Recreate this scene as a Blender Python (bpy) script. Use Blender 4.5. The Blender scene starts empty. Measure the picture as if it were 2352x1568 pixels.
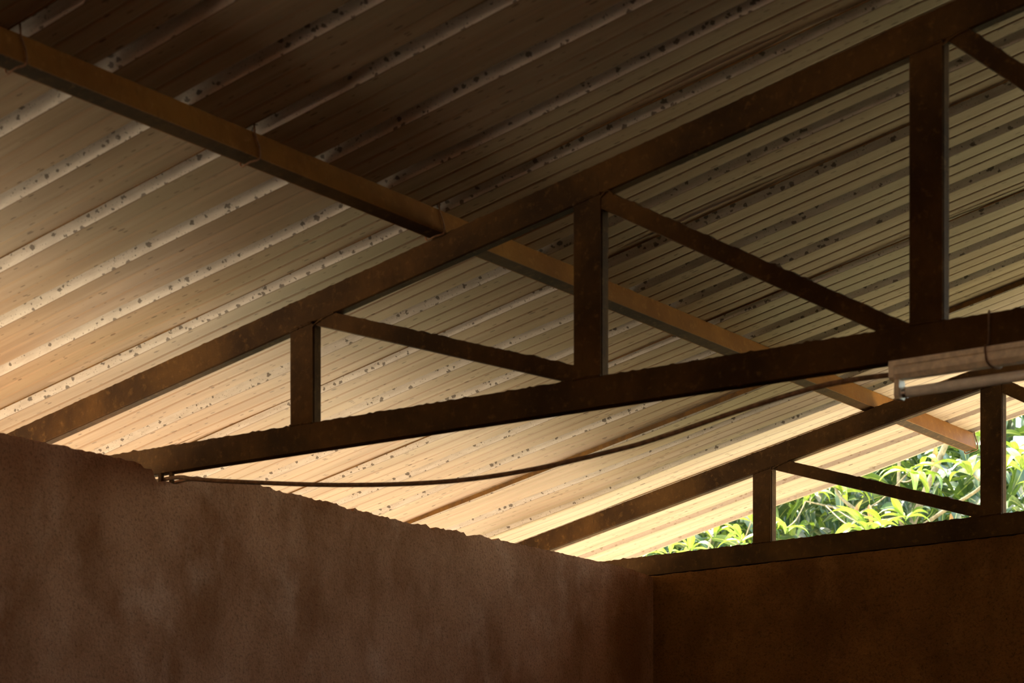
import bpy, math, random
from mathutils import Vector, Matrix

# ------------------------------------------------------------------ camera, sky, sun, exposure
scene = bpy.context.scene
COL = scene.collection
CAM_H = 1.6                       # eye height above the floor
YAW = math.radians(90) - 0.9522   # the view turns left of the +Y axis (purlins run along Y, trusses along X)

cam_data = bpy.data.cameras.new('camera')
cam_data.sensor_width = 36.0
cam_data.lens = 36.0 * 4913.9 / 2352
cam_data.shift_x = 0.0
cam_data.shift_y = (2014.3 - 784.0) / 2352
cam_data.clip_start = 0.05
cam_data.clip_end = 500
cam_data.dof.use_dof = True
cam_data.dof.focus_distance = 8.6
cam_data.dof.aperture_fstop = 6.3
cam = bpy.data.objects.new('camera', cam_data)
cam.location = (0, 0, CAM_H)
cam.rotation_euler = (math.radians(90), 0, YAW)
COL.objects.link(cam)
scene.camera = cam

world = bpy.data.worlds.new('sky')
scene.world = world
world.use_nodes = True
wn = world.node_tree
wn.nodes.clear()
sky = wn.nodes.new('ShaderNodeTexSky')
sky.sky_type = 'NISHITA'
sky.sun_disc = False
sky.sun_elevation = math.radians(62)
sky.sun_rotation = math.radians(250)
sky.air_density = 1.2
sky.dust_density = 2.5
bg = wn.nodes.new('ShaderNodeBackground')
bg.inputs['Strength'].default_value = 1.1
wo = wn.nodes.new('ShaderNodeOutputWorld')
warm = wn.nodes.new('ShaderNodeMix')
warm.data_type = 'RGBA'
warm.blend_type = 'MULTIPLY'
warm.inputs[0].default_value = 1.0
warm.inputs[7].default_value = (1.0, 0.90, 0.74, 1.0)      # hazy, warm midday sky
wn.links.new(sky.outputs[0], warm.inputs[6])
wn.links.new(warm.outputs[2], bg.inputs[0])
wn.links.new(bg.outputs[0], wo.inputs[0])

sun_data = bpy.data.lights.new('sun', 'SUN')
sun_data.energy = 17.0
sun_data.angle = math.radians(0.6)
sun_data.color = (1.0, 0.90, 0.73)
sun = bpy.data.objects.new('sun', sun_data)
SUN_FROM = Vector((-0.45, 0.22, 1.0)).normalized()   # high sun on the eave side
sun.rotation_euler = SUN_FROM.to_track_quat('Z', 'Y').to_euler()
sun.location = (-6, -2, 14)
COL.objects.link(sun)

vs = scene.view_settings
vs.view_transform = 'Standard'
vs.look = 'None'
vs.gamma = 1.0
vs.use_curve_mapping = False
vs.exposure = 0.54
scene.cycles.use_denoising = True
scene.cycles.max_bounces = 8
scene.cycles.diffuse_bounces = 6
scene.cycles.sample_clamp_indirect = 12.0

rng = random.Random(7)

# ------------------------------------------------------------------ helpers
def link(o, parent=None):
    COL.objects.link(o)
    if parent is not None:
        o.parent = parent
    return o

def mesh_obj(name, verts, faces, mat, parent=None, smooth=False):
    me = bpy.data.meshes.new(name)
    me.from_pydata([tuple(v) for v in verts], [], faces)
    me.update()
    if mat is not None:
        me.materials.append(mat)
    if smooth:
        me.polygons.foreach_set('use_smooth', [True] * len(me.polygons))
    return link(bpy.data.objects.new(name, me), parent)

def empty(name, loc=(0, 0, 0)):
    e = bpy.data.objects.new(name, None)
    e.location = loc
    e.empty_display_size = 0.1
    return link(e)

def tag(o, label, cat, group=None, kind=None):
    o['label'] = label
    if cat:
        o['category'] = cat
    if group:
        o['group'] = group
    if kind:
        o['kind'] = kind
    return o

def structure(o, label=None):
    o['kind'] = 'structure'
    if label:
        o['label'] = label
    return o

def tube(name, pts, r, mat, parent=None, sides=8, taper=None):
    """a round bar through points; taper gives a radius for every point"""
    pts = [Vector(p) for p in pts]
    n = len(pts)
    V, F = [], []
    up = Vector((0, 0, 1))
    prev = None
    for i, p in enumerate(pts):
        d = (pts[min(i + 1, n - 1)] - pts[max(i - 1, 0)]).normalized()
        if prev is None:
            a = d.cross(up)
            if a.length < 1e-3:
                a = d.cross(Vector((1, 0, 0)))
            a.normalize()
        else:
            a = (prev - d * prev.dot(d)).normalized()
        prev = a
        b = d.cross(a)
        rr = taper[i] if taper else r
        for k in range(sides):
            th = 2 * math.pi * k / sides
            V.append(p + a * (rr * math.cos(th)) + b * (rr * math.sin(th)))
    for i in range(n - 1):
        for k in range(sides):
            k2 = (k + 1) % sides
            F.append((i * sides + k, i * sides + k2, (i + 1) * sides + k2, (i + 1) * sides + k))
    F.append(tuple(range(sides))[::-1])
    F.append(tuple((n - 1) * sides + k for k in range(sides)))
    return mesh_obj(name, V, F, mat, parent, smooth=True)

def smooth_path(pts, per=8):
    """Catmull-Rom through points"""
    P = [Vector(p) for p in pts]
    P = [P[0] * 2 - P[1]] + P + [P[-1] * 2 - P[-2]]
    out = []
    for i in range(1, len(P) - 2):
        for k in range(per):
            t = k / per
            a, b, c, d = P[i - 1], P[i], P[i + 1], P[i + 2]
            out.append(0.5 * ((2 * b) + (c - a) * t + (2 * a - 5 * b + 4 * c - d) * t * t + (3 * b - a - 3 * c + d) * t ** 3))
    out.append(P[-2])
    return out

# ------------------------------------------------------------------ materials
def new_mat(name):
    m = bpy.data.materials.new(name)
    m.use_nodes = True
    nt = m.node_tree
    nt.nodes.clear()
    out = nt.nodes.new('ShaderNodeOutputMaterial')
    bs = nt.nodes.new('ShaderNodeBsdfPrincipled')
    nt.links.new(bs.outputs[0], out.inputs[0])
    return m, nt, bs

class G:
    """small node graph helper"""
    def __init__(self, nt):
        self.nt = nt
    def n(self, kind, **kw):
        nd = self.nt.nodes.new(kind)
        for k, v in kw.items():
            setattr(nd, k, v)
        return nd
    def put(self, sock, v):
        if hasattr(v, 'is_output') or isinstance(v, bpy.types.NodeSocket):
            self.nt.links.new(v, sock)
        else:
            sock.default_value = v
    def coords(self, which='Object', scale=(1, 1, 1), loc=(0, 0, 0)):
        tc = self.n('ShaderNodeTexCoord')
        mp = self.n('ShaderNodeMapping')
        mp.inputs['Scale'].default_value = scale
        mp.inputs['Location'].default_value = loc
        self.nt.links.new(tc.outputs[which], mp.inputs['Vector'])
        return mp.outputs[0]
    def noise(self, vec, scale=5, detail=4, rough=0.55, dist=0.0):
        nd = self.n('ShaderNodeTexNoise')
        self.put(nd.inputs['Vector'], vec)
        nd.inputs['Scale'].default_value = scale
        nd.inputs['Detail'].default_value = detail
        nd.inputs['Roughness'].default_value = rough
        nd.inputs['Distortion'].default_value = dist
        return nd.outputs[0]
    def voronoi(self, vec, scale):
        nd = self.n('ShaderNodeTexVoronoi')
        self.put(nd.inputs['Vector'], vec)
        nd.inputs['Scale'].default_value = scale
        return nd.outputs['Distance'], nd.outputs['Color']
    def math(self, op, a, b=0.0, c=0.0):
        nd = self.n('ShaderNodeMath', operation=op)
        self.put(nd.inputs[0], a)
        self.put(nd.inputs[1], b)
        self.put(nd.inputs[2], c)
        return nd.outputs[0]
    def ramp(self, fac, lo, hi, a=0.0, b=1.0):
        nd = self.n('ShaderNodeMapRange')
        nd.interpolation_type = 'SMOOTHSTEP'
        self.put(nd.inputs['Value'], fac)
        nd.inputs['From Min'].default_value = lo
        nd.inputs['From Max'].default_value = hi
        nd.inputs['To Min'].default_value = a
        nd.inputs['To Max'].default_value = b
        return nd.outputs[0]
    def mix(self, fac, a, b):
        nd = self.n('ShaderNodeMix', data_type='RGBA')
        self.put(nd.inputs[0], fac)
        self.put(nd.inputs[6], a if not isinstance(a, tuple) else a + (1,) if len(a) == 3 else a)
        self.put(nd.inputs[7], b if not isinstance(b, tuple) else b + (1,) if len(b) == 3 else b)
        return nd.outputs[2]
    def bump(self, height, strength=0.5, dist=0.01, normal=None):
        nd = self.n('ShaderNodeBump')
        nd.inputs['Strength'].default_value = strength
        nd.inputs['Distance'].default_value = dist
        self.put(nd.inputs['Height'], height)
        if normal is not None:
            self.put(nd.inputs['Normal'], normal)
        return nd.outputs[0]
    def sepx(self, col, i):
        nd = self.n('ShaderNodeSeparateColor')
        self.put(nd.inputs[0], col)
        return nd.outputs[i]

def mat_sheet():
    m, nt, bs = new_mat('aged_beige_roof_sheet')
    g = G(nt)
    at = g.n('ShaderNodeAttribute', attribute_name='web')
    web = at.outputs['Fac']
    uv = g.coords('UV')
    # long dust streaks down the slope
    st = g.noise(g.coords('UV', (0.8, 14, 1)), 1.0, 4, 0.6)
    st2 = g.noise(g.coords('UV', (2.2, 60, 1), (3, 1, 0)), 1.0, 3, 0.6)
    big = g.noise(g.coords('UV', (0.9, 1.6, 1), (7, 2, 0)), 1.0, 3, 0.5)
    pan = g.mix(g.ramp(st, 0.35, 0.68), (0.33, 0.235, 0.148), (0.43, 0.325, 0.218))
    pan = g.mix(g.ramp(st2, 0.52, 0.75, 0, 0.45), pan, (0.26, 0.185, 0.115))
    pan = g.mix(g.ramp(big, 0.45, 0.7, 0, 0.6), pan, (0.33, 0.285, 0.19))
    # short dark dashes of mould along the pans
    d, c = g.voronoi(g.coords('UV', (24, 85, 1)), 1.0)
    dash = g.math('LESS_THAN', d, g.math('MULTIPLY', g.math('SUBTRACT', g.sepx(c, 0), 0.55), 0.75))
    clus = g.ramp(g.noise(g.coords('UV', (1.6, 5, 1), (1, 5, 0)), 1.0, 2), 0.34, 0.52)
    pan = g.mix(g.math('MULTIPLY', g.math('MULTIPLY', dash, clus), 0.75), pan, (0.10, 0.062, 0.038))
    # the rib webs: cleaner pale coating with black spots
    wb = g.mix(g.ramp(g.noise(g.coords('UV', (9, 50, 1)), 1.0, 5, 0.7), 0.35, 0.7), (0.575, 0.55, 0.495), (0.45, 0.415, 0.36))
    wv = g.coords('UV', (42, 56, 1))
    warp = g.n('ShaderNodeVectorMath', operation='ADD')
    nn = g.n('ShaderNodeTexNoise')
    nt.links.new(uv, nn.inputs['Vector'])
    nn.inputs['Scale'].default_value = 130
    sc = g.n('ShaderNodeVectorMath', operation='SCALE')
    nt.links.new(nn.outputs['Color'], sc.inputs[0])
    sc.inputs['Scale'].default_value = 0.7
    nt.links.new(wv, warp.inputs[0])
    nt.links.new(sc.outputs[0], warp.inputs[1])
    d1, c1 = g.voronoi(warp.outputs[0], 1.0)
    spot = g.math('LESS_THAN', d1, g.math('MULTIPLY', g.math('SUBTRACT', g.sepx(c1, 1), 0.24), 0.56))
    d2, c2 = g.voronoi(g.coords('UV', (170, 170, 1)), 1.0)
    spk = g.math('LESS_THAN', d2, g.math('MULTIPLY', g.math('SUBTRACT', g.sepx(c2, 0), 0.5), 0.7))
    wb = g.mix(g.math('MAXIMUM', g.math('MULTIPLY', spot, 0.85), g.math('MULTIPLY', spk, 0.55)), wb, (0.075, 0.058, 0.042))
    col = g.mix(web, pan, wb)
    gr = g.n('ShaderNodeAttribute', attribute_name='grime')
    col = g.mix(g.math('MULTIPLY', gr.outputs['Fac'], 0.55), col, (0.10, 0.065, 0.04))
    nt.links.new(col, bs.inputs['Base Color'])
    bs.inputs['Roughness'].default_value = 0.62
    bs.inputs['Specular IOR Level'].default_value = 0.35
    fine = g.noise(uv, 260, 3, 0.6)
    nt.links.new(g.bump(fine, 0.25, 0.001), bs.inputs['Normal'])
    return m

def mat_steel(name, dark, rust, dust, rough=0.75):
    m, nt, bs = new_mat(name)
    g = G(nt)
    ob = g.coords('Object')
    a = g.noise(ob, 3.2, 6, 0.62, 0.2)
    b = g.noise(g.coords('Object', (1, 1, 1), (4, 2, 8)), 38, 5, 0.7)
    c = g.noise(g.coords('Object', (14, 14, 3), (9, 2, 1)), 6.0, 4, 0.65)
    col = g.mix(g.ramp(a, 0.32, 0.70), dark, rust)
    col = g.mix(g.ramp(b, 0.52, 0.72, 0, 0.7), col, dust)
    col = g.mix(g.ramp(c, 0.56, 0.72, 0, 0.5), col, dark)
    nt.links.new(col, bs.inputs['Base Color'])
    bs.inputs['Roughness'].default_value = rough
    bs.inputs['Specular IOR Level'].default_value = 0.12
    h = g.noise(ob, 190, 4, 0.7)
    nt.links.new(g.bump(h, 0.5, 0.002), bs.inputs['Normal'])
    return m

def mat_plaster(name, c1, c2, c3, bump_scale=1.0):
    m, nt, bs = new_mat(name)
    g = G(nt)
    ob = g.coords('Object')
    # tall damp blotches
    bl = g.noise(g.coords('Object', (2.8, 2.8, 2.0)), 1.0, 4, 0.62, 0.15)
    bl2 = g.noise(g.coords('Object', (6, 6, 4.0), (3, 1, 6)), 1.0, 4, 0.6)
    fine = g.noise(ob, 100, 5, 0.75)
    col = g.mix(g.ramp(bl, 0.30, 0.66), c1, c2)
    col = g.mix(g.ramp(bl2, 0.5, 0.75, 0, 0.6), col, c3)
    col = g.mix(g.ramp(fine, 0.47, 0.68, 0, 0.6), col, tuple(x * 0.35 for x in c1))
    d, c = g.voronoi(ob, 42)
    pit = g.math('LESS_THAN', d, g.math('MULTIPLY', g.math('SUBTRACT', g.sepx(c, 0), 0.86), 0.9))
    col = g.mix(g.math('MULTIPLY', pit, 0.75), col, tuple(x * 0.2 for x in c1))
    nt.links.new(col, bs.inputs['Base Color'])
    bs.inputs['Roughness'].default_value = 0.95
    bs.inputs['Specular IOR Level'].default_value = 0.1
    h = g.math('ADD', g.math('MULTIPLY', g.noise(ob, 125, 5, 0.75), 1.0), g.math('MULTIPLY', g.noise(ob, 22, 3, 0.6), 1.2))
    nt.links.new(g.bump(h, 1.0, 0.009 * bump_scale), bs.inputs['Normal'])
    return m

def mat_plain(name, col, rough=0.6, var=0.25, scale=30, metallic=0.0, spec=0.4):
    m, nt, bs = new_mat(name)
    g = G(nt)
    n = g.noise(g.coords('Object'), scale, 4, 0.65)
    c = g.mix(g.ramp(n, 0.35, 0.7), tuple(x * (1 - var) for x in col), tuple(min(1, x * (1 + var)) for x in col))
    nt.links.new(c, bs.inputs['Base Color'])
    bs.inputs['Roughness'].default_value = rough
    bs.inputs['Metallic'].default_value = metallic
    bs.inputs['Specular IOR Level'].default_value = spec
    return m

def mat_leaf(name, c1, c2, transl, rough=0.35):
    m = bpy.data.materials.new(name)
    m.use_nodes = True
    nt = m.node_tree
    nt.nodes.clear()
    g = G(nt)
    out = nt.nodes.new('ShaderNodeOutputMaterial')
    bs = nt.nodes.new('ShaderNodeBsdfPrincipled')
    tr = nt.nodes.new('ShaderNodeBsdfTranslucent')
    mx = nt.nodes.new('ShaderNodeMixShader')
    oi = g.n('ShaderNodeObjectInfo')
    ge = g.n('ShaderNodeNewGeometry')
    r = g.math('FRACT', g.math('ADD', oi.outputs['Random'], ge.outputs['Random Per Island']))
    uv = g.coords('UV')
    sx = g.n('ShaderNodeSeparateXYZ')
    nt.links.new(uv, sx.inputs[0])
    mid = g.math('ABSOLUTE', g.math('SUBTRACT', sx.outputs[1], 0.5))
    rib = g.ramp(mid, 0.02, 0.06, 1, 0)
    vein = g.math('SINE', g.math('MULTIPLY', g.math('SUBTRACT', sx.outputs[0], g.math('MULTIPLY', mid, 0.35)), 95))
    col = g.mix(r, c1, c2)
    col = g.mix(g.ramp(vein, 0.75, 1.0, 0, 0.25), col, tuple(min(1, x * 1.6) for x in c2))
    col = g.mix(g.math('MULTIPLY', rib, 0.6), col, (0.45, 0.48, 0.14))
    nt.links.new(col, bs.inputs['Base Color'])
    bs.inputs['Roughness'].default_value = rough
    bs.inputs['Specular IOR Level'].default_value = 0.5
    tcol = g.mix(0.5, col, (0.35, 0.55, 0.03))
    nt.links.new(tcol, tr.inputs['Color'])
    mx.inputs[0].default_value = transl
    nt.links.new(bs.outputs[0], mx.inputs[1])
    nt.links.new(tr.outputs[0], mx.inputs[2])
    nt.links.new(mx.outputs[0], out.inputs[0])
    return m

M_SHEET = mat_sheet()
M_STEEL = mat_steel('dusty_rusted_truss_steel', (0.032, 0.0155, 0.005), (0.098, 0.048, 0.012), (0.145, 0.078, 0.022))
M_PURLIN = mat_steel('orange_primed_purlin_steel', (0.16, 0.060, 0.010), (0.25, 0.105, 0.018), (0.28, 0.13, 0.03), 0.6)
M_RUST_SHADOW = mat_plain('rust_and_gap_shadow', (0.13, 0.062, 0.007), 0.8, 0.35, 25)  # real rust at the widest lap, painted gap shadow at the others
M_HOOK = mat_plain('rusty_hook_wire', (0.20, 0.10, 0.045), 0.7, 0.3, 80)
M_WALL = mat_plaster('rough_brown_plaster', (0.33, 0.135, 0.055), (0.57, 0.285, 0.155), (0.72, 0.42, 0.265))
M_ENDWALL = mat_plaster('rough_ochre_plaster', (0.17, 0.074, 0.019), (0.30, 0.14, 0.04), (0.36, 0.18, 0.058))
M_FLOOR = mat_plain('packed_earth_floor', (0.10, 0.06, 0.034), 0.95, 0.25, 3, spec=0.1)
M_GROUND = mat_plain('pale_sandy_ground', (0.125, 0.092, 0.058), 0.95, 0.18, 1.2, spec=0.1)
M_APRON = mat_plain('pale_worn_concrete', (0.60, 0.575, 0.525), 0.9, 0.1, 3, spec=0.15)
M_BOUNCE = mat_plain('pale_bounce_earth', (0.52, 0.43, 0.315), 0.92, 0.12, 2, spec=0.1)  # for the unseen ground added as a reflector
M_GRASS = mat_plain('dry_sunlit_grass', (0.36, 0.335, 0.185), 0.95, 0.2, 2.5, spec=0.1)
M_CABLE = mat_plain('dusty_cable', (0.20, 0.125, 0.07), 0.8, 0.3, 60)
M_ENAMEL = mat_plain('yellowed_white_enamel', (0.86, 0.79, 0.62), 0.5, 0.16, 45)
M_TUBE = mat_plain('dusty_lamp_glass', (0.86, 0.84, 0.80), 0.3, 0.1, 40)
M_METAL = mat_plain('bare_aluminium', (0.75, 0.75, 0.75), 0.25, 0.1, 40, metallic=1.0)
M_BARK = mat_plain('pale_green_brown_bark', (0.26, 0.22, 0.13), 0.85, 0.35, 28)
M_LEAF_YOUNG = mat_leaf('young_mango_leaf', (0.125, 0.215, 0.025), (0.23, 0.32, 0.05), 0.20, 0.28)
M_LEAF_OLD = mat_leaf('mature_mango_leaf', (0.016, 0.045, 0.018), (0.042, 0.088, 0.027), 0.08, 0.3)
M_LEAF_DRY = mat_leaf('dry_mango_leaf', (0.30, 0.14, 0.055), (0.42, 0.21, 0.09), 0.2, 0.6)

# ------------------------------------------------------------------ roof geometry (heights here are above the eye, CAM_H is added)
SLOPE = 0.1871
XP, ZP = -3.5778, 1.8376                  # the purlin's upper edge
CS, SS, TS = math.cos(SLOPE), math.sin(SLOPE), math.tan(SLOPE)
RIB_Y = {1: 3.395, 2: 3.651, 3: 3.899, 4: 4.153, 5: 4.404, 6: 4.648, 7: 4.898, 8: 5.147, 9: 5.395, 10: 5.645,
         11: 5.887, 12: 6.136, 13: 6.376, 14: 6.617, 15: 6.857, 16: 7.097, 17: 7.326, 18: 7.559, 19: 7.791,
         20: 8.024, 21: 8.262, 22: 8.50}
FAN = [(-40, 0.0), (6, 0.2), (8, 1.5), (10, 2.1), (13, 2.5), (15, 3.3), (17, 4.0), (20, 5.4), (21, 6.4), (22, 6.8)]

def rib_y(v):
    if v <= 1:
        return RIB_Y[1] + 0.25 * (v - 1)
    k = min(int(v), 21)
    return RIB_Y[k] + (RIB_Y[k + 1] - RIB_Y[k]) * (v - k)

def fan(v):
    for (a, fa), (b, fb) in zip(FAN, FAN[1:]):
        if v <= b:
            return math.radians(fa + (fb - fa) * (v - a) / (b - a))
    return math.radians(FAN[-1][1])

def roof_pt(t, v, h):
    """t metres up the slope from the purlin, v in rib pitches, h metres above the sheet's underside"""
    y = rib_y(v) - t * math.tan(fan(v))
    return Vector((XP + t * CS - h * SS, y, CAM_H + ZP + t * SS + h * CS))

def roof_z(x):
    return CAM_H + ZP + TS * (x - XP)

PITCH = 0.25
RIB_H = 0.026

def period(v0):
    """profile points of one pitch: (v, h, is_web for the span that starts here)"""
    return [(v0 + 0.000, 0.0, 1), (v0 + 0.035, RIB_H, 1), (v0 + 0.165, RIB_H, 1), (v0 + 0.235, 0.0, 2), (v0 + 0.246, -0.0004, 0),
            (v0 + 0.470, 0.0, 0), (v0 + 0.510, 0.0023, 0), (v0 + 0.538, 0.0, 0),
            (v0 + 0.725, 0.0, 0), (v0 + 0.765, 0.0023, 0), (v0 + 0.793, 0.0, 0)]

T0, T1, NT = -2.55, 9.6, 124

def build_sheet(k, parent):
    prof = []
    # the sheet starts with a flat flange that lies on top of its neighbour's edge
    prof.append((k - 0.11, 0.0023, 0))
    for j in range(3):
        prof += period(k + j)
    prof[1] = (k + 0.0, 0.0026, 1)
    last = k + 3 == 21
    if last:
        prof += [(21.0, 0.0, 1), (21.035, RIB_H, 1), (21.165, RIB_H, 1), (21.235, 0.0, 0), (21.29, 0.0, 0)]
    else:
        prof += [(k + 2.985, 0.0, 0)]
    arc = [0.0]
    for (a, ha, _), (b, hb, _) in zip(prof, prof[1:]):
        arc.append(arc[-1] + math.hypot((b - a) * PITCH, hb - ha))
    rg = random.Random(100 + k)
    ph = [rg.uniform(0, 6.28) for _ in range(4)]
    V, F, UV, W, GR = [], [], [], [], []
    npf = len(prof)
    ts = []
    for i in range(NT + 1):
        ts.append(T0 + (T1 - T0) * i / NT)
    lap = rg.uniform(-0.03, 0.03)
    for i, t in enumerate(ts):
        t = t + lap
        for (v, h, w) in prof:
            wob = 0.0022 * math.sin(t * 2.3 + v * 0.9 + ph[0]) + 0.0012 * math.sin(t * 5.7 + v * 2.1 + ph[1])
            edge = 0.0
            if last and v > 20.9:
                edge = 0.004 * math.sin(t * 4.1 + 1.0)
            V.append(roof_pt(t, v, h + wob + edge + 0.0015))
    uo, vo = rg.uniform(0, 40), rg.uniform(0, 40)
    for i in range(NT):
        for j in range(npf - 1):
            a = i * npf + j
            F.append((a, a + 1, a + npf + 1, a + npf))
            W.append((0.3 if last else 1.0) if prof[j][2] == 1 else 0.0)   # last sheet's ribs browned for shade towards the wall, with some dirt
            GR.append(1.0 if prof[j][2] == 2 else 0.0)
            for (ii, jj) in ((i, j), (i, j + 1), (i + 1, j + 1), (i + 1, j)):
                UV.append((ts[ii] + uo, arc[jj] + vo))
    o = mesh_obj('roof_sheet', V, F, M_SHEET, parent)
    me = o.data
    ul = me.uv_layers.new(name='UVMap')
    ul.data.foreach_set('uv', [c for p in UV for c in p])
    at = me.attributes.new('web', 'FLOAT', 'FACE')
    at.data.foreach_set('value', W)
    at = me.attributes.new('grime', 'FLOAT', 'FACE')
    at.data.foreach_set('value', GR)
    so = o.modifiers.new('sheet thickness', 'SOLIDIFY')
    so.thickness = 0.0012
    so.offset = 1.0
    # dark lap strip on the far side of the sheet (the next sheet starts beyond it)
    if not last:
        drop = {12: 0.016, 9: 0.0030, 6: 0.0028, 3: 0.0026, -3: 0.004}.get(k, 0.0015)  # thin strips draw the gap shadow in colour; the deepest one is rust
        V, F = [], []
        vv = k + 2.985
        for i in range(0, NT + 1, 4):
            t = ts[i]
            for dv, h in ((0.0, 0.001), (0.0, -drop), (0.010, -drop), (0.010, 0.001)):
                V.append(roof_pt(t, vv + dv, h))
        for i in range(len(V) // 4 - 1):
            for q in range(4):
                q2 = (q + 1) % 4
                F.append((i * 4 + q, (i + 1) * 4 + q, (i + 1) * 4 + q2, i * 4 + q2))
        mesh_obj('lap_edge', V, F, M_RUST_SHADOW, o)
    return o

roof = empty('roof', (XP, 4.0, CAM_H + ZP))
structure(roof, 'corrugated roof of beige ribbed metal sheets')
ROOF_SHEETS = []
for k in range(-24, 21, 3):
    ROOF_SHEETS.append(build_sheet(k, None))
for s in ROOF_SHEETS:
    s.parent = roof
    s.matrix_parent_inverse = Matrix.Translation(-Vector(roof.location))

# ------------------------------------------------------------------ walls, floor, ground
WT = 0.14
XW = -4.6

def wall_top_profile():
    key = [(-3.2, 1.236), (2.0, 1.234), (4.013, 1.233), (4.421, 1.237), (4.512, 1.236), (4.558, 1.2315), (4.570, 1.2225), (4.604, 1.2255), (4.612, 1.207), (4.626, 1.186),
           (4.650, 1.193), (4.672, 1.198), (4.690, 1.196), (4.711, 1.1945), (4.735, 1.203), (4.7566, 1.2105), (4.770, 1.219), (4.7946, 1.2335),
           (4.8408, 1.2305), (4.886, 1.2329), (5.005, 1.245), (5.10, 1.246), (5.221, 1.244), (5.60, 1.237), (5.847, 1.230), (5.90, 1.236), (5.96, 1.238),
           (5.985, 1.227), (6.02, 1.237), (6.15, 1.239), (6.20, 1.231), (6.25, 1.240), (6.485, 1.242), (7.0, 1.243),
           (7.303, 1.240), (7.40, 1.232), (7.47, 1.226), (7.62, 1.226)]
    rg = random.Random(5)
    out = []
    for (a, za), (b, zb) in zip(key, key[1:]):
        n = max(1, int((b - a) / 0.014)) if a > 3.4 else max(1, int((b - a) / 0.2))
        for i in range(n):
            f = i / n
            y = a + (b - a) * f
            amp = 0.0028 if 5.1 < y < 6.4 else 0.0012
            j = rg.gauss(0, amp) if a > 3.4 else 0
            if rg.random() < 0.06 and 5.1 < y < 6.3:
                j += rg.uniform(-0.008, 0.006)
            out.append((y, za + (zb - za) * f + j))
    out.append(key[-1])
    return out

prof = wall_top_profile()
V, F = [], []
for (y, z) in prof:
    V += [(XW, y, 0.0), (XW, y, CAM_H + z - 0.02), (XW - 0.003, y, CAM_H + z), (XW - WT, y, CAM_H + z - 0.006), (XW - WT, y, 0.0)]
for i in range(len(prof) - 1):
    a, b = i * 5, (i + 1) * 5
    for q in range(4):
        F.append((a + q, b + q, b + q + 1, a + q + 1))
F.append((0, 1, 2, 3, 4))
e = (len(prof) - 1) * 5
F.append((e + 4, e + 3, e + 2, e + 1, e))
wall_left = mesh_obj('wall_left', V, F, M_WALL)
structure(wall_left, 'rough brown plastered wall with a ragged broken top edge')

END_SLOPE, END_Y = -0.0832, 7.0757        # the end wall is not quite square to the side wall
def end_y(x):
    return END_Y + END_SLOPE * x

def prism_wall(name, pts_xy, z0, z1, mat):
    n = len(pts_xy)
    V = [(x, y, z0) for x, y in pts_xy] + [(x, y, z1) for x, y in pts_xy]
    F = [tuple(range(n))[::-1], tuple(range(n, 2 * n))]
    for i in range(n):
        j = (i + 1) % n
        F.append((i, j, n + j, n + i))
    return mesh_obj(name, V, F, mat)

# end wall, its top edge slightly crumbled under the truss
V, F = [], []
xs = [XW - WT + 0.0 + i * 0.02 for i in range(int((5.6 - XW + WT) / 0.02) + 1)]
rg = random.Random(11)
for x in xs:
    z = CAM_H + 1.2318 + rg.gauss(0, 0.0012)
    yy = end_y(x)
    V += [(x, yy, 0.0), (x, yy, z - 0.004), (x, yy + 0.003, z), (x, yy + 0.022, z), (x, yy + 0.024, CAM_H + 1.2342), (x, yy + 0.14, CAM_H + 1.2342), (x, yy + 0.14, 0.0)]
for i in range(len(xs) - 1):
    a, b = i * 7, (i + 1) * 7
    for q in range(6):
        F.append((a + q, a + q + 1, b + q + 1, b + q))
F.append((6, 5, 4, 3, 2, 1, 0))
e = (len(xs) - 1) * 7
F.append(tuple(e + q for q in range(7)))
wall_back = mesh_obj('wall_back', V, F, M_ENDWALL)
structure(wall_back, 'dark ochre plastered end wall below the far truss')

structure(prism_wall('wall_right', [(5.46, -3.2), (5.60, -3.2), (5.60, 6.60), (5.46, 6.60)], 0.0, roof_z(5.46) - 0.17, M_WALL), 'plastered wall behind the viewer on the high side')
zl, zr = roof_z(XW - WT) - 0.01, roof_z(5.60) - 0.01
structure(mesh_obj('wall_front', [(XW - WT, -3.34, 0), (5.6, -3.34, 0), (5.6, -3.2, 0), (XW - WT, -3.2, 0), (XW - WT, -3.34, zl), (5.6, -3.34, zr), (5.6, -3.2, zr), (XW - WT, -3.2, zl)],
                   [(3, 2, 1, 0), (4, 5, 6, 7), (0, 1, 5, 4), (1, 2, 6, 5), (2, 3, 7, 6), (3, 0, 4, 7)], M_WALL), 'plastered wall behind the viewer')
structure(prism_wall('floor', [(XW, -3.2), (5.46, -3.2), (5.46, 6.60), (XW, 7.45)], -0.05, 0.002, M_FLOOR), 'packed earth floor')
structure(mesh_obj('ground', [(-60, -60, 0), (60, -60, 0), (60, 60, 0), (-60, 60, 0)], [(0, 1, 2, 3)], M_GROUND), 'pale sandy ground outside')

structure(mesh_obj('pavement', [(-9, end_y(-9) + 0.15, 0.0), (6, end_y(6) + 0.15, 0.0), (6, 9.9, 0.0), (-9, 9.9, 0.0), (-9, end_y(-9) + 0.15, 0.03), (6, end_y(6) + 0.15, 0.03), (6, 9.9, 0.03), (-9, 9.9, 0.03)],
                   [(4, 5, 6, 7), (0, 1, 5, 4), (1, 2, 6, 5), (2, 3, 7, 6), (3, 0, 4, 7)], M_APRON), 'pale concrete apron outside the end wall')

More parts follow.
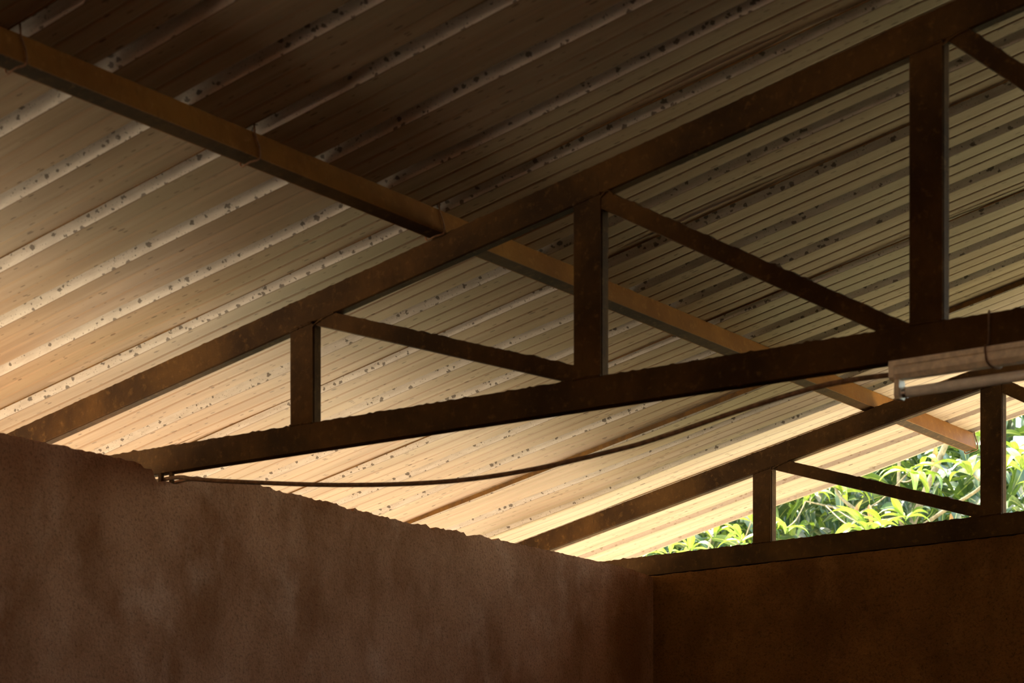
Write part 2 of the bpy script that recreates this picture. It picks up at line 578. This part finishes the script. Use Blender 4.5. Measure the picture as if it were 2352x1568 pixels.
structure(mesh_obj('bounce_ground', [(-26, -20, 0.0), (-6.3, -20, 0.0), (-6.3, 4.4, 0.0), (-26, 4.4, 0.0), (-26, -20, 0.03), (-6.3, -20, 0.03), (-6.3, 4.4, 0.03), (-26, 4.4, 0.03)],
                   [(4, 5, 6, 7), (0, 1, 5, 4), (1, 2, 6, 5), (2, 3, 7, 6), (3, 0, 4, 7)], M_BOUNCE), 'unseen pale ground added beside the building to bounce light up')  # added out of view to light the left rib webs from the near side
structure(mesh_obj('lawn', [(-22, 10.0, 0.012), (26, 10.0, 0.012), (26, 40, 0.012), (-22, 40, 0.012)], [(0, 1, 2, 3)], M_GRASS), 'sunlit dry grass beyond the end wall')

# ------------------------------------------------------------------ trusses
TD = 0.036                    # depth of every member across the truss plane
def member(name, A, B, C, D, parent, crumbs=0.0, seed=0, seam=True, y0=0.0, mat=None, depth=TD):
    """four corners in the truss plane (x, z): A-B is one long edge, D-C the other; extruded along y"""
    A, B, C, D = [Vector((p[0], 0, p[1])) for p in (A, B, C, D)]
    L = max((B - A).length, (C - D).length)
    n = max(2, int(L / 0.012)) if crumbs else max(2, int(L / 0.2))
    rg = random.Random(seed)
    V, F = [], []
    for i in range(n + 1):
        f = i / n
        top, bot = A.lerp(B, f), D.lerp(C, f)
        d = (top - bot).normalized()
        c = 0.0
        if crumbs and 0 < i < n:
            c = max(0.0, rg.gauss(0, crumbs)) + (rg.uniform(0, 2.2 * crumbs) if rg.random() < 0.12 else 0)
        b = 0.004
        ys = [y0, y0 + 0.003, y0 + 0.003, y0 + 0.008, y0 + 0.008, y0 + depth]
        ins = [0.0015, 0.0, b, b, 0.0, 0.0] if seam else [0.0015, 0.0, 0.0, 0.0, 0.0, 0.0]
        ring = []
        for yy, s in zip(ys, ins):
            p = top - d * s
            if s == 0.0 or s == 0.0015:
                p = p + d * c
            ring.append(Vector((p.x, yy, p.z)))
        for yy, s in zip(ys[::-1], ins[::-1]):
            p = bot + d * s
            ring.append(Vector((p.x, yy, p.z)))
        V += ring
    R = 12
    for i in range(n):
        for q in range(R):
            q2 = (q + 1) % R
            F.append((i * R + q, i * R + q2, (i + 1) * R + q2, (i + 1) * R + q))
    F.append(tuple(range(R))[::-1])
    F.append(tuple(n * R + q for q in range(R)))
    return mesh_obj(name, V, F, mat or M_STEEL, parent)

def weld(name, pts, parent, r=0.0035):
    rg = random.Random(len(pts) * 31 + int(pts[0][0] * 1000))
    P = smooth_path(pts, 10)
    tp = [r * rg.uniform(0.6, 1.35) for _ in P]
    return tube(name, P, r, M_STEEL, parent, 6, tp)

OFF_T, OFF_B = 0.0665, 0.1465             # top chord upper and lower face below the sheets
def chord_z(x, off):
    return ZP + TS * (x - XP) - off / CS
BC_T, BC_B = 1.3110, 1.2305               # bottom chord

def build_truss():
    t = empty('roof_truss', (0, 4.69, CAM_H))
    x0, x1 = -6.02, 5.4
    member('top_chord', (x0, chord_z(x0, OFF_T)), (x1, chord_z(x1, OFF_T)), (x1, chord_z(x1, OFF_B)), (x0, chord_z(x0, OFF_B)), t, 0.0009, 1)
    member('bottom_chord', (-5.42, BC_T), (x1, BC_T), (x1, BC_B), (-5.42, BC_B), t, 0.0016, 2)
    posts = [-4.13, -3.14, -2.1805, -1.21, -0.24, 0.73, 1.70, 2.67, 3.64, 4.61]
    w = 0.0865
    for i, xl in enumerate(posts):
        xr = xl + w
        member('post', (xl, BC_T), (xl, chord_z(xl, OFF_B)), (xr, chord_z(xr, OFF_B)), (xr, BC_T), t)
        weld('weld_bead', [(xl, -0.001, chord_z(xl, OFF_B)), (xl + w / 2, -0.001, chord_z(xl + w / 2, OFF_B)), (xr, -0.001, chord_z(xr, OFF_B))], t)
        weld('weld_bead', [(xl, -0.001, BC_T), (xl + w / 2, -0.001, BC_T + 0.001), (xr, -0.001, BC_T)], t)
    dw = 0.046
    lines = {0: ((-3.962, 1.615), (-3.138, 1.350)), 1: ((-3.013, 1.777), (-2.189, 1.320)), 2: ((-2.029, 1.981), (-1.238, 1.318))}
    for i in range(len(posts) - 1):
        xa, xb = posts[i] + w, posts[i + 1]
        P, Q = lines.get(i, ((xa + 0.06, chord_z(xa + 0.06, OFF_B)), (xb, BC_T + 0.015)))
        P, Q = Vector((P[0], P[1])), Vector((Q[0], Q[1]))
        d = (Q - P).normalized()
        nrm = Vector((d.y, -d.x))            # towards the lower edge
        A, B = P - d * 0.045, Q + d * 0.040
        D, C = P + nrm * dw - d * 0.060, Q + nrm * dw + d * 0.005
        member('diagonal_brace', A, B, C, D, t, 0.0014, 20 + i, seam=False, y0=0.0015, depth=0.033)
        weld('weld_bead', [(xa, -0.001, chord_z(xa, OFF_B) - 0.012), (P.x * 0.5 + xa * 0.5, -0.001, chord_z(P.x * 0.5 + xa * 0.5, OFF_B) - 0.002), (P.x, -0.001, P.y)], t, 0.003)
    return t

near_truss = build_truss()
tag(near_truss, 'nearer dark brown welded steel truss spanning the whole picture', 'roof truss', 'welded roof trusses')

def copy_tree(o, parent=None):
    c = o.copy()
    link(c, parent)
    for ch in list(o.children):
        copy_tree(ch, c)
    return c

far_truss = copy_tree(near_truss)
far_truss.location = (0, END_Y - 0.002, CAM_H + 0.004)
far_truss.rotation_euler = (0, 0, math.atan(END_SLOPE))
tag(far_truss, 'farther steel truss standing on the ochre end wall, leaves behind it', 'roof truss', 'welded roof trusses')

# packing under the near truss where it bears on the wall
for i, (x, y, w, h) in enumerate([(-4.615, 4.700, 0.010, 0.034), (-4.655, 4.694, 0.012, 0.036), (-4.640, 4.722, 0.009, 0.034)]):
    bx = [(dx * w, dy * w, dz) for dz in (1.185, 1.2303) for dx, dy in ((-.5, -.5), (.5, -.5), (.6, .5), (-.5, .6))]
    o = mesh_obj('packing_peg', [(x + a, y + b - 4.69, c) for a, b, c in bx], [(3, 2, 1, 0), (4, 5, 6, 7), (0, 1, 5, 4), (1, 2, 6, 5), (2, 3, 7, 6), (3, 0, 4, 7)], M_STEEL, near_truss)

# ------------------------------------------------------------------ purlin with its hook bolts
PURL_H, PURL_W = 0.066, 0.047
purlin = empty('purlin', (XP, 5.2, CAM_H + ZP))
Y_A, Y_B = -3.19, 8.325
def pl(t, y, h):
    return Vector((XP + t * CS - h * SS, y, CAM_H + ZP + t * SS + h * CS))
def purlin_part(name, quads, mat):
    """bars of constant section (t, h) corner loops running along y"""
    V, F = [], []
    for ring in quads:
        b = len(V)
        ny = 24
        for i in range(ny + 1):
            y = Y_A + (Y_B - Y_A) * i / ny
            for (t, h) in ring:
                V.append(pl(t, y, h))
        R = len(ring)
        for i in range(ny):
            for q in range(R):
                q2 = (q + 1) % R
                F.append((b + i * R + q, b + i * R + q2, b + (i + 1) * R + q2, b + (i + 1) * R + q))
        F.append(tuple(b + q for q in range(R))[::-1])
        F.append(tuple(b + ny * R + q for q in range(R)))
    o = mesh_obj(name, V, F, mat)
    o.parent = purlin
    o.matrix_parent_inverse = Matrix.Translation(-Vector(purlin.location))
    return o
g0 = -0.0004
purlin_part('channel_web', [[(0, g0), (0, -PURL_H), (-0.003, -PURL_H), (-0.003, g0)]], M_PURLIN)
purlin_part('bottom_flange', [[(-0.003, -PURL_H), (-0.003, -PURL_H + 0.003), (-PURL_W + 0.003, -PURL_H + 0.003), (-PURL_W + 0.003, -PURL_H)]], M_STEEL)
purlin_part('top_flange', [[(-0.003, g0 - 0.003), (-0.003, g0), (-PURL_W, g0), (-PURL_W, g0 - 0.003)]], M_PURLIN)
purlin_part('flange_lip', [[(-PURL_W + 0.003, -PURL_H), (-PURL_W + 0.003, -PURL_H + 0.018), (-PURL_W, -PURL_H + 0.018), (-PURL_W, -PURL_H)]], M_PURLIN)
purlin_part('upper_flange_lip', [[(-PURL_W + 0.003, g0 - 0.018), (-PURL_W + 0.003, g0 - 0.003), (-PURL_W, g0 - 0.003), (-PURL_W, g0 - 0.018)]], M_PURLIN)
for nn, dy in ((0, 0.03), (3, 0.028), (6, 0.028), (21, 0.03)):
    y = rib_y(nn) + dy
    rr = 0.0026
    ring = [(0.006, 0.022), (0.0045, -0.010), (0.0065, -0.040), (0.0050, -0.060), (0.0, -0.0705), (-0.022, -0.0712), (-0.046, -0.0725), (-0.0535, -0.068), (-0.0540, -0.048)]
    if nn == 21:
        y = 8.318
    o = tube('hook_bolt', smooth_path([pl(t, y + 0.006 * (h < -0.03) - (0.008 if nn != 21 else 0) * (t < -0.02), h) for t, h in ring], 5), rr, M_HOOK, None, 6)
    o.parent = purlin
    o.matrix_parent_inverse = Matrix.Translation(-Vector(purlin.location))
tag(purlin, 'orange-brown steel purlin crossing under the ribbed sheets at right angles', 'purlin')

# ------------------------------------------------------------------ cable slung from the wall to the lamp
cpts = [(-4.72, 4.715, 1.214), (-4.63, 4.70, 1.2135), (-4.560, 4.69, 1.2085), (-4.494, 4.67, 1.193), (-4.283, 4.66, 1.160), (-3.949, 4.66, 1.116), (-3.651, 4.66, 1.088), (-3.427, 4.66, 1.079),
        (-3.212, 4.66, 1.085), (-3.007, 4.66, 1.102), (-2.875, 4.66, 1.117), (-2.621, 4.66, 1.160), (-2.44, 4.665, 1.188), (-2.323, 4.675, 1.198), (-2.218, 4.685, 1.199)]
cable = tube('electric_cable', smooth_path([(x, y, z + CAM_H) for x, y, z in cpts], 6), 0.0066, M_CABLE)
tag(cable, 'dusty brown cable sagging from the wall notch to the strip light', 'cable')
cp2 = [(-4.75, 4.725, 1.203), (-4.64, 4.722, 1.2015), (-4.575, 4.71, 1.2005), (-4.53, 4.69, 1.196), (-4.47, 4.68, 1.186), (-4.38, 4.676, 1.172)]
c2 = tube('electric_wire', smooth_path([(x, y, z + CAM_H) for x, y, z in cp2], 6), 0.0026, M_CABLE)
tag(c2, 'short thin wire beside the cable in the wall notch', 'wire')

# ------------------------------------------------------------------ strip light hanging under the near truss
LY0, LY1 = 4.668, 4.716
lamp = empty('strip_light', (-1.62, 4.69, CAM_H + 1.15))
LX0, LX1 = -2.222, -1.0
def lpart(name, verts, faces, mat, smooth=False):
    o = mesh_obj(name, [(x, y, z + CAM_H) for x, y, z in verts], faces, mat, None, smooth)
    o.parent = lamp
    o.matrix_parent_inverse = Matrix.Translation(-Vector(lamp.location))
    return o
def extr(name, ring, xa, xb, mat, inset=0.0):
    R = len(ring)
    V = [(xa, y, z) for y, z in ring] + [(xb, y, z) for y, z in ring]
    F = [(q, (q + 1) % R, R + (q + 1) % R, R + q) for q in range(R)]
    F += [tuple(range(R))[::-1], tuple(range(R, 2 * R))]
    return lpart(name, V, F, mat)
# lower body, folded lid with an overhanging rim, sockets, tube
extr('housing', [(LY0 + 0.001, 1.213), (LY0 + 0.001, 1.195), (LY0 + 0.012, 1.185), (LY1 - 0.012, 1.185), (LY1 - 0.001, 1.195), (LY1 - 0.001, 1.213)], LX0 + 0.012, LX1 - 0.012, M_ENAMEL)
extr('lid', [(LY0 - 0.001, 1.2275), (LY0 - 0.001, 1.2155), (LY0 + 0.003, 1.2135), (LY1 - 0.003, 1.2135), (LY1 + 0.001, 1.2155), (LY1 + 0.001, 1.2275)], LX0 + 0.006, LX1 - 0.006, M_ENAMEL)
for xa, xb in ((LX0, LX0 + 0.013), (LX1 - 0.013, LX1)):
    extr('end_cap', [(LY0 - 0.002, 1.2270), (LY0 - 0.002, 1.188), (LY0 + 0.006, 1.183), (LY1 - 0.006, 1.183), (LY1 + 0.002, 1.188), (LY1 + 0.002, 1.2270)], xa, xb, M_ENAMEL)
    sx = xa + 0.010 if xa < -2 else xa - 0.010
    extr('lamp_socket', [(4.676, 1.184), (4.674, 1.145), (4.680, 1.138), (4.704, 1.138), (4.710, 1.145), (4.708, 1.184)], sx, sx + 0.013, M_ENAMEL)
def cyl(name, xa, xb, y, z, r, mat, sides=16):
    V, F = [], []
    for x in (xa, xb):
        for k in range(sides):
            th = 2 * math.pi * k / sides
            V.append((x, y + r * math.cos(th), z + r * math.sin(th)))
    F = [(k, (k + 1) % sides, sides + (k + 1) % sides, sides + k) for k in range(sides)]
    F += [tuple(range(sides))[::-1], tuple(range(sides, 2 * sides))]
    return lpart(name, V, F, mat, False)
tb = cyl('lamp_tube', LX0 + 0.036, LX1 - 0.036, 4.692, 1.154, 0.0125, M_TUBE)
tb.data.polygons.foreach_set('use_smooth', [True] * 16 + [False] * 2)
for xa, xb in ((LX0 + 0.023, LX0 + 0.036), (LX1 - 0.036, LX1 - 0.023)):
    fe = cyl('tube_ferrule', xa, xb, 4.692, 1.154, 0.0128, M_METAL)
    fe.parent = tb
wl = [(-1.977, 4.690, 1.3115), (-1.977, 4.6855, 1.3105), (-1.977, 4.6845, 1.27), (-1.976, 4.679, 1.236), (-1.977, 4.6635, 1.2275), (-1.976, 4.6635, 1.208), (-1.974, 4.6665, 1.192), (-1.967, 4.678, 1.1815), (-1.960, 4.700, 1.181), (-1.958, 4.716, 1.188)]
w = tube('hanging_wire', smooth_path([(x, y, z + CAM_H) for x, y, z in wl], 6), 0.0026, M_CABLE, None, 6)
w.parent = lamp
w.matrix_parent_inverse = Matrix.Translation(-Vector(lamp.location))
tag(lamp, 'yellowed white strip light wired under the nearer truss at the right edge', 'strip light')

# ------------------------------------------------------------------ mango tree beyond the end wall
def leaf_mesh(name, L, Wd, droop, fold, curl, mat, seed):
    rg = random.Random(seed)
    V, F, UV = [], [], []
    n = 7
    x, z, ang = 0.0, 0.0, 0.35
    st = L / n
    for i in range(n + 1):
        f = i / n
        wd = Wd * (math.sin(math.pi * min(1, f * 0.96 + 0.03)) ** 0.8) * (1.15 - 0.45 * f) if i < n else 0.0012
        if i == 0:
            wd = 0.003
        s = math.sin(curl * f) * 0.02
        V += [(x, s - wd, z + fold * wd), (x, s, z), (x, s + wd, z + fold * wd)]
        UV += [(f, 0.0), (f, 0.5), (f, 1.0)]
        ang -= droop / n * (0.5 + f)
        x += st * math.cos(ang)
        z += st * math.sin(ang)
    for i in range(n):
        a = i * 3
        F += [(a, a + 3, a + 4, a + 1), (a + 1, a + 4, a + 5, a + 2)]
    me = bpy.data.meshes.new(name)
    me.from_pydata(V, [], F)
    me.materials.append(mat)
    me.polygons.foreach_set('use_smooth', [True] * len(F))
    ul = me.uv_layers.new(name='UVMap')
    for lo in me.loops:
        ul.data[lo.index].uv = UV[lo.vertex_index]
    return me, V, F, UV

LEAF_Y = [leaf_mesh('leaf', 0.175 + 0.022 * i, 0.0235 + 0.0025 * (i % 3), 0.9 + 0.35 * i, 0.45, (i - 2) * 0.5, M_LEAF_YOUNG, i) for i in range(5)]
LEAF_O = [leaf_mesh('leaf', 0.225 + 0.025 * i, 0.029 + 0.003 * (i % 3), 0.8 + 0.3 * i, 0.35, (i - 2) * 0.5, M_LEAF_OLD, 9 + i) for i in range(4)]
LEAF_D = [leaf_mesh('leaf', 0.18, 0.02, 1.2, 1.3, 0.8, M_LEAF_DRY, 30)]

def leaf_matrix(p, az, el, roll):
    d = Matrix.Rotation(az, 4, 'Z') @ Matrix.Rotation(-el, 4, 'Y') @ Matrix.Rotation(roll, 4, 'X')
    return Matrix.Translation(p) @ d

# tree table in metres paced from the viewer's spot: (right, forward, up)
RX, RY = Vector((math.sin(0.9522), math.cos(0.9522), 0)), Vector((-math.cos(0.9522), math.sin(0.9522), 0))
TREE_K = 1.22              # the table below was paced out for a nearer tree; the tree stands this much farther
def site(r, f, u):
    return RX * (r * TREE_K) + RY * (f * TREE_K) + Vector((0, 0, CAM_H + u * TREE_K))

fork = site(1.92, 10.45, 1.45)
tree = empty('mango_tree', (fork.x - 0.1, fork.y + 0.15, 0))
tree_inv = Matrix.Translation(-Vector(tree.location))
def tree_child(o):
    o.parent = tree
    o.matrix_parent_inverse = tree_inv
    return o
rg = random.Random(21)

# sunlit young whorls nearest the building: right, forward, up (metres from the viewer), leaves, size
WHORLS = [(0.90, 9.6, 1.54, 7, 1.0), (0.78, 9.4, 1.45, 6, 0.9), (1.02, 9.5, 1.50, 7, 1.0), (1.09, 9.7, 1.63, 6, 1.0),
          (0.68, 9.3, 1.41, 6, 0.9), (1.38, 9.9, 1.77, 6, 0.9), (1.55, 10.0, 1.80, 7, 1.0), (1.57, 9.5, 1.54, 9, 1.25),
          (1.66, 9.6, 1.58, 6, 1.0), (1.84, 9.9, 1.88, 8, 1.1), (1.93, 10.1, 1.92, 7, 1.0), (2.10, 9.8, 1.86, 9, 1.25),
          (2.12, 9.7, 2.02, 7, 1.0), (2.26, 9.5, 1.82, 8, 1.2), (2.32, 9.4, 2.10, 7, 1.2), (2.30, 9.8, 1.95, 7, 1.0),
          (1.24, 9.7, 1.58, 5, 0.9), (1.78, 9.7, 1.64, 6, 0.9), (2.40, 9.6, 1.72, 7, 1.1), (2.02, 10.0, 2.20, 6, 1.0),
          (0.58, 9.6, 1.38, 6, 0.9), (1.46, 10.1, 1.98, 6, 0.9)]
n_leaf = 0
twig_ends = []
for (r, f, u, nl, sz) in WHORLS:
    p = site(r, f, u)
    twig_ends.append((p, r, f, u))
    a0 = rg.uniform(0, 6.28)
    for j in range(nl):
        me = rg.choice(LEAF_Y)[0]
        o = bpy.data.objects.new('leaf', me)
        s = sz * rg.uniform(0.75, 1.1)
        o.matrix_world = leaf_matrix(p + Vector((rg.uniform(-.012, .012), rg.uniform(-.012, .012), rg.uniform(-0.035, 0.01))),
                                     a0 + j * 2.4 + rg.uniform(-.3, .3), rg.uniform(-0.15, 0.75), rg.uniform(-0.5, 0.5)) @ Matrix.Scale(s, 4)
        link(o)
        tree_child(o)
        n_leaf += 1
# mature darker leaves hanging among and just behind them
while n_leaf < 285:
    r, f = rg.uniform(0.6, 2.6), rg.uniform(9.9, 10.7)
    u = rg.uniform(1.35, 2.35)
    o = bpy.data.objects.new('leaf', rg.choice(LEAF_O)[0])
    o.matrix_world = leaf_matrix(site(r, f, u), rg.uniform(0, 6.28), rg.uniform(-1.1, 0.2), rg.uniform(-0.9, 0.9)) @ Matrix.Scale(rg.uniform(0.8, 1.15), 4)
    link(o)
    tree_child(o)
    n_leaf += 1
for (r, f, u) in ((1.60, 9.75, 1.72), (1.63, 9.76, 1.70), (1.98, 10.0, 2.02), (2.15, 9.9, 1.72), (2.05, 10.0, 1.70)):
    o = bpy.data.objects.new('leaf', LEAF_D[0][0])
    o.matrix_world = leaf_matrix(site(r, f, u), rg.uniform(0, 6.28), -1.3, rg.uniform(-1, 1)) @ Matrix.Scale(0.8, 4)
    link(o)
    tree_child(o)

# the rest of the crown, too many leaves to count
V, F, UV, MI = [], [], [], []
def add_leaf(src, mtx, mi):
    b = len(V)
    _, lv, lf, luv = src
    V.extend([mtx @ Vector(q) for q in lv])
    F.extend([tuple(b + i for i in fc) for fc in lf])
    UV.extend(luv)
    MI.extend([mi] * len(lf))
def grow(n, r0, r1, f0, f1, u0, u1, cen, rad, young_share, smin, smax):
    made = 0
    while made < n:
        r, f, u = rg.uniform(r0, r1), rg.uniform(f0, f1), rg.uniform(u0, u1)
        if ((r - cen[0]) / rad[0]) ** 2 + ((f - cen[1]) / rad[1]) ** 2 + ((u - cen[2]) / rad[2]) ** 2 > 1.0:
            continue
        made += 1
        young = rg.random() < young_share
        src = rg.choice(LEAF_Y if young else LEAF_O)
        add_leaf(src, leaf_matrix(site(r, f, u), rg.uniform(0, 6.28), rg.uniform(-1.1, 0.5), rg.uniform(-0.9, 0.9)) @ Matrix.Scale(rg.uniform(smin, smax), 4), 0 if young else 1)
grow(3300, 0.1, 3.1, 10.2, 12.4, 0.5, 2.7, (1.6, 11.3, 1.55), (1.45, 1.15, 1.15), 0.09, 0.9, 1.3)
fo = mesh_obj('foliage', V, F, M_LEAF_YOUNG, None, True)
fo.data.materials.append(M_LEAF_OLD)
fo.data.polygons.foreach_set('material_index', MI)
ul = fo.data.uv_layers.new(name='UVMap')
uvbuf = []
for lo in fo.data.loops:
    uvbuf += UV[lo.vertex_index]
ul.data.foreach_set('uv', uvbuf)
fo['kind'] = 'stuff'
tree_child(fo)

# trunk and limbs
base = Vector((fork.x - 0.1, fork.y + 0.15, 0.0))
tree_child(tube('trunk', smooth_path([base + Vector((0, 0, -0.05)), base + Vector((0.05, 0.02, 1.0)), base + Vector((-0.06, 0.03, 2.0)), fork], 6), 0.06, M_BARK, None, 10,
                [0.14 - 0.105 * min(1, i / 18) for i in range(19)]))
limbs = [[fork, site(1.93, 10.35, 1.68), site(2.00, 10.30, 1.88), site(2.08, 10.25, 2.08), site(2.2, 10.2, 2.4), site(2.2, 10.3, 2.9)],
         [site(1.92, 10.38, 1.62), site(1.86, 10.3, 1.78), site(1.86, 10.28, 2.05), site(1.84, 10.3, 2.4)],
         [site(1.93, 10.36, 1.66), site(2.05, 10.2, 1.74), site(2.2, 10.0, 1.83), site(2.26, 9.95, 1.95)],
         [fork, site(1.75, 10.2, 1.58), site(1.62, 10.0, 1.70), site(1.52, 10.0, 1.80), site(1.50, 10.05, 1.98)],
         [site(1.62, 10.0, 1.70), site(1.45, 9.9, 1.72), site(1.36, 9.9, 1.74)],
         [fork, site(1.4, 10.2, 1.38), site(1.0, 9.8, 1.42), site(0.8, 9.6, 1.40)],
         [fork, site(2.3, 10.1, 1.55), site(2.5, 9.9, 1.75), site(2.45, 9.7, 2.0)]]
for i, pts in enumerate(limbs):
    P = smooth_path(pts, 5)
    r0 = [0.026, 0.014, 0.014, 0.014, 0.007, 0.016, 0.015][i]
    tree_child(tube('branch', P, r0, M_BARK, None, 8, [r0 * (1 - 0.5 * k / len(P)) for k in range(len(P))]))
LIMB_PTS = [q for pts in limbs for q in smooth_path(pts, 4)]
for (p, r, f, u) in twig_ends:
    q = min(LIMB_PTS, key=lambda z: (z - p).length)
    mid = (p + q) / 2 + Vector((0, 0, -0.03))
    tree_child(tube('twig', smooth_path([q, mid, p], 4), 0.004, M_BARK, None, 6))
tag(tree, 'leafy mango tree with long glossy leaves seen through the gable opening', 'tree')

# a second, darker tree farther back closes the view
tree2 = empty('broadleaf_tree', site(1.6, 15.0, -CAM_H / TREE_K))
inv2 = Matrix.Translation(-Vector(tree2.location))
V, F, UV, MI = [], [], [], []
grow(3600, 0.2, 4.4, 13.2, 15.6, 0.8, 3.7, (2.2, 14.4, 2.2), (2.05, 1.2, 1.5), 0.06, 1.4, 2.0)
f2 = mesh_obj('foliage', V, F, M_LEAF_YOUNG, None, True)
f2.data.materials.append(M_LEAF_OLD)
f2.data.polygons.foreach_set('material_index', MI)
ul = f2.data.uv_layers.new(name='UVMap')
uvbuf = []
for lo in f2.data.loops:
    uvbuf += UV[lo.vertex_index]
ul.data.foreach_set('uv', uvbuf)
f2['kind'] = 'stuff'
tk = tube('trunk', smooth_path([site(1.6, 15.0, -CAM_H / TREE_K - 0.05), site(1.65, 14.95, 0.2), site(1.55, 15.0, 1.4), site(1.6, 14.9, 2.6)], 5), 0.15, M_BARK, None, 10, [0.20 - 0.008 * i for i in range(16)])
for o in (f2, tk):
    o.parent = tree2
    o.matrix_parent_inverse = inv2
tag(tree2, 'dark shaded tree filling the gaps behind the mango leaves', 'tree')
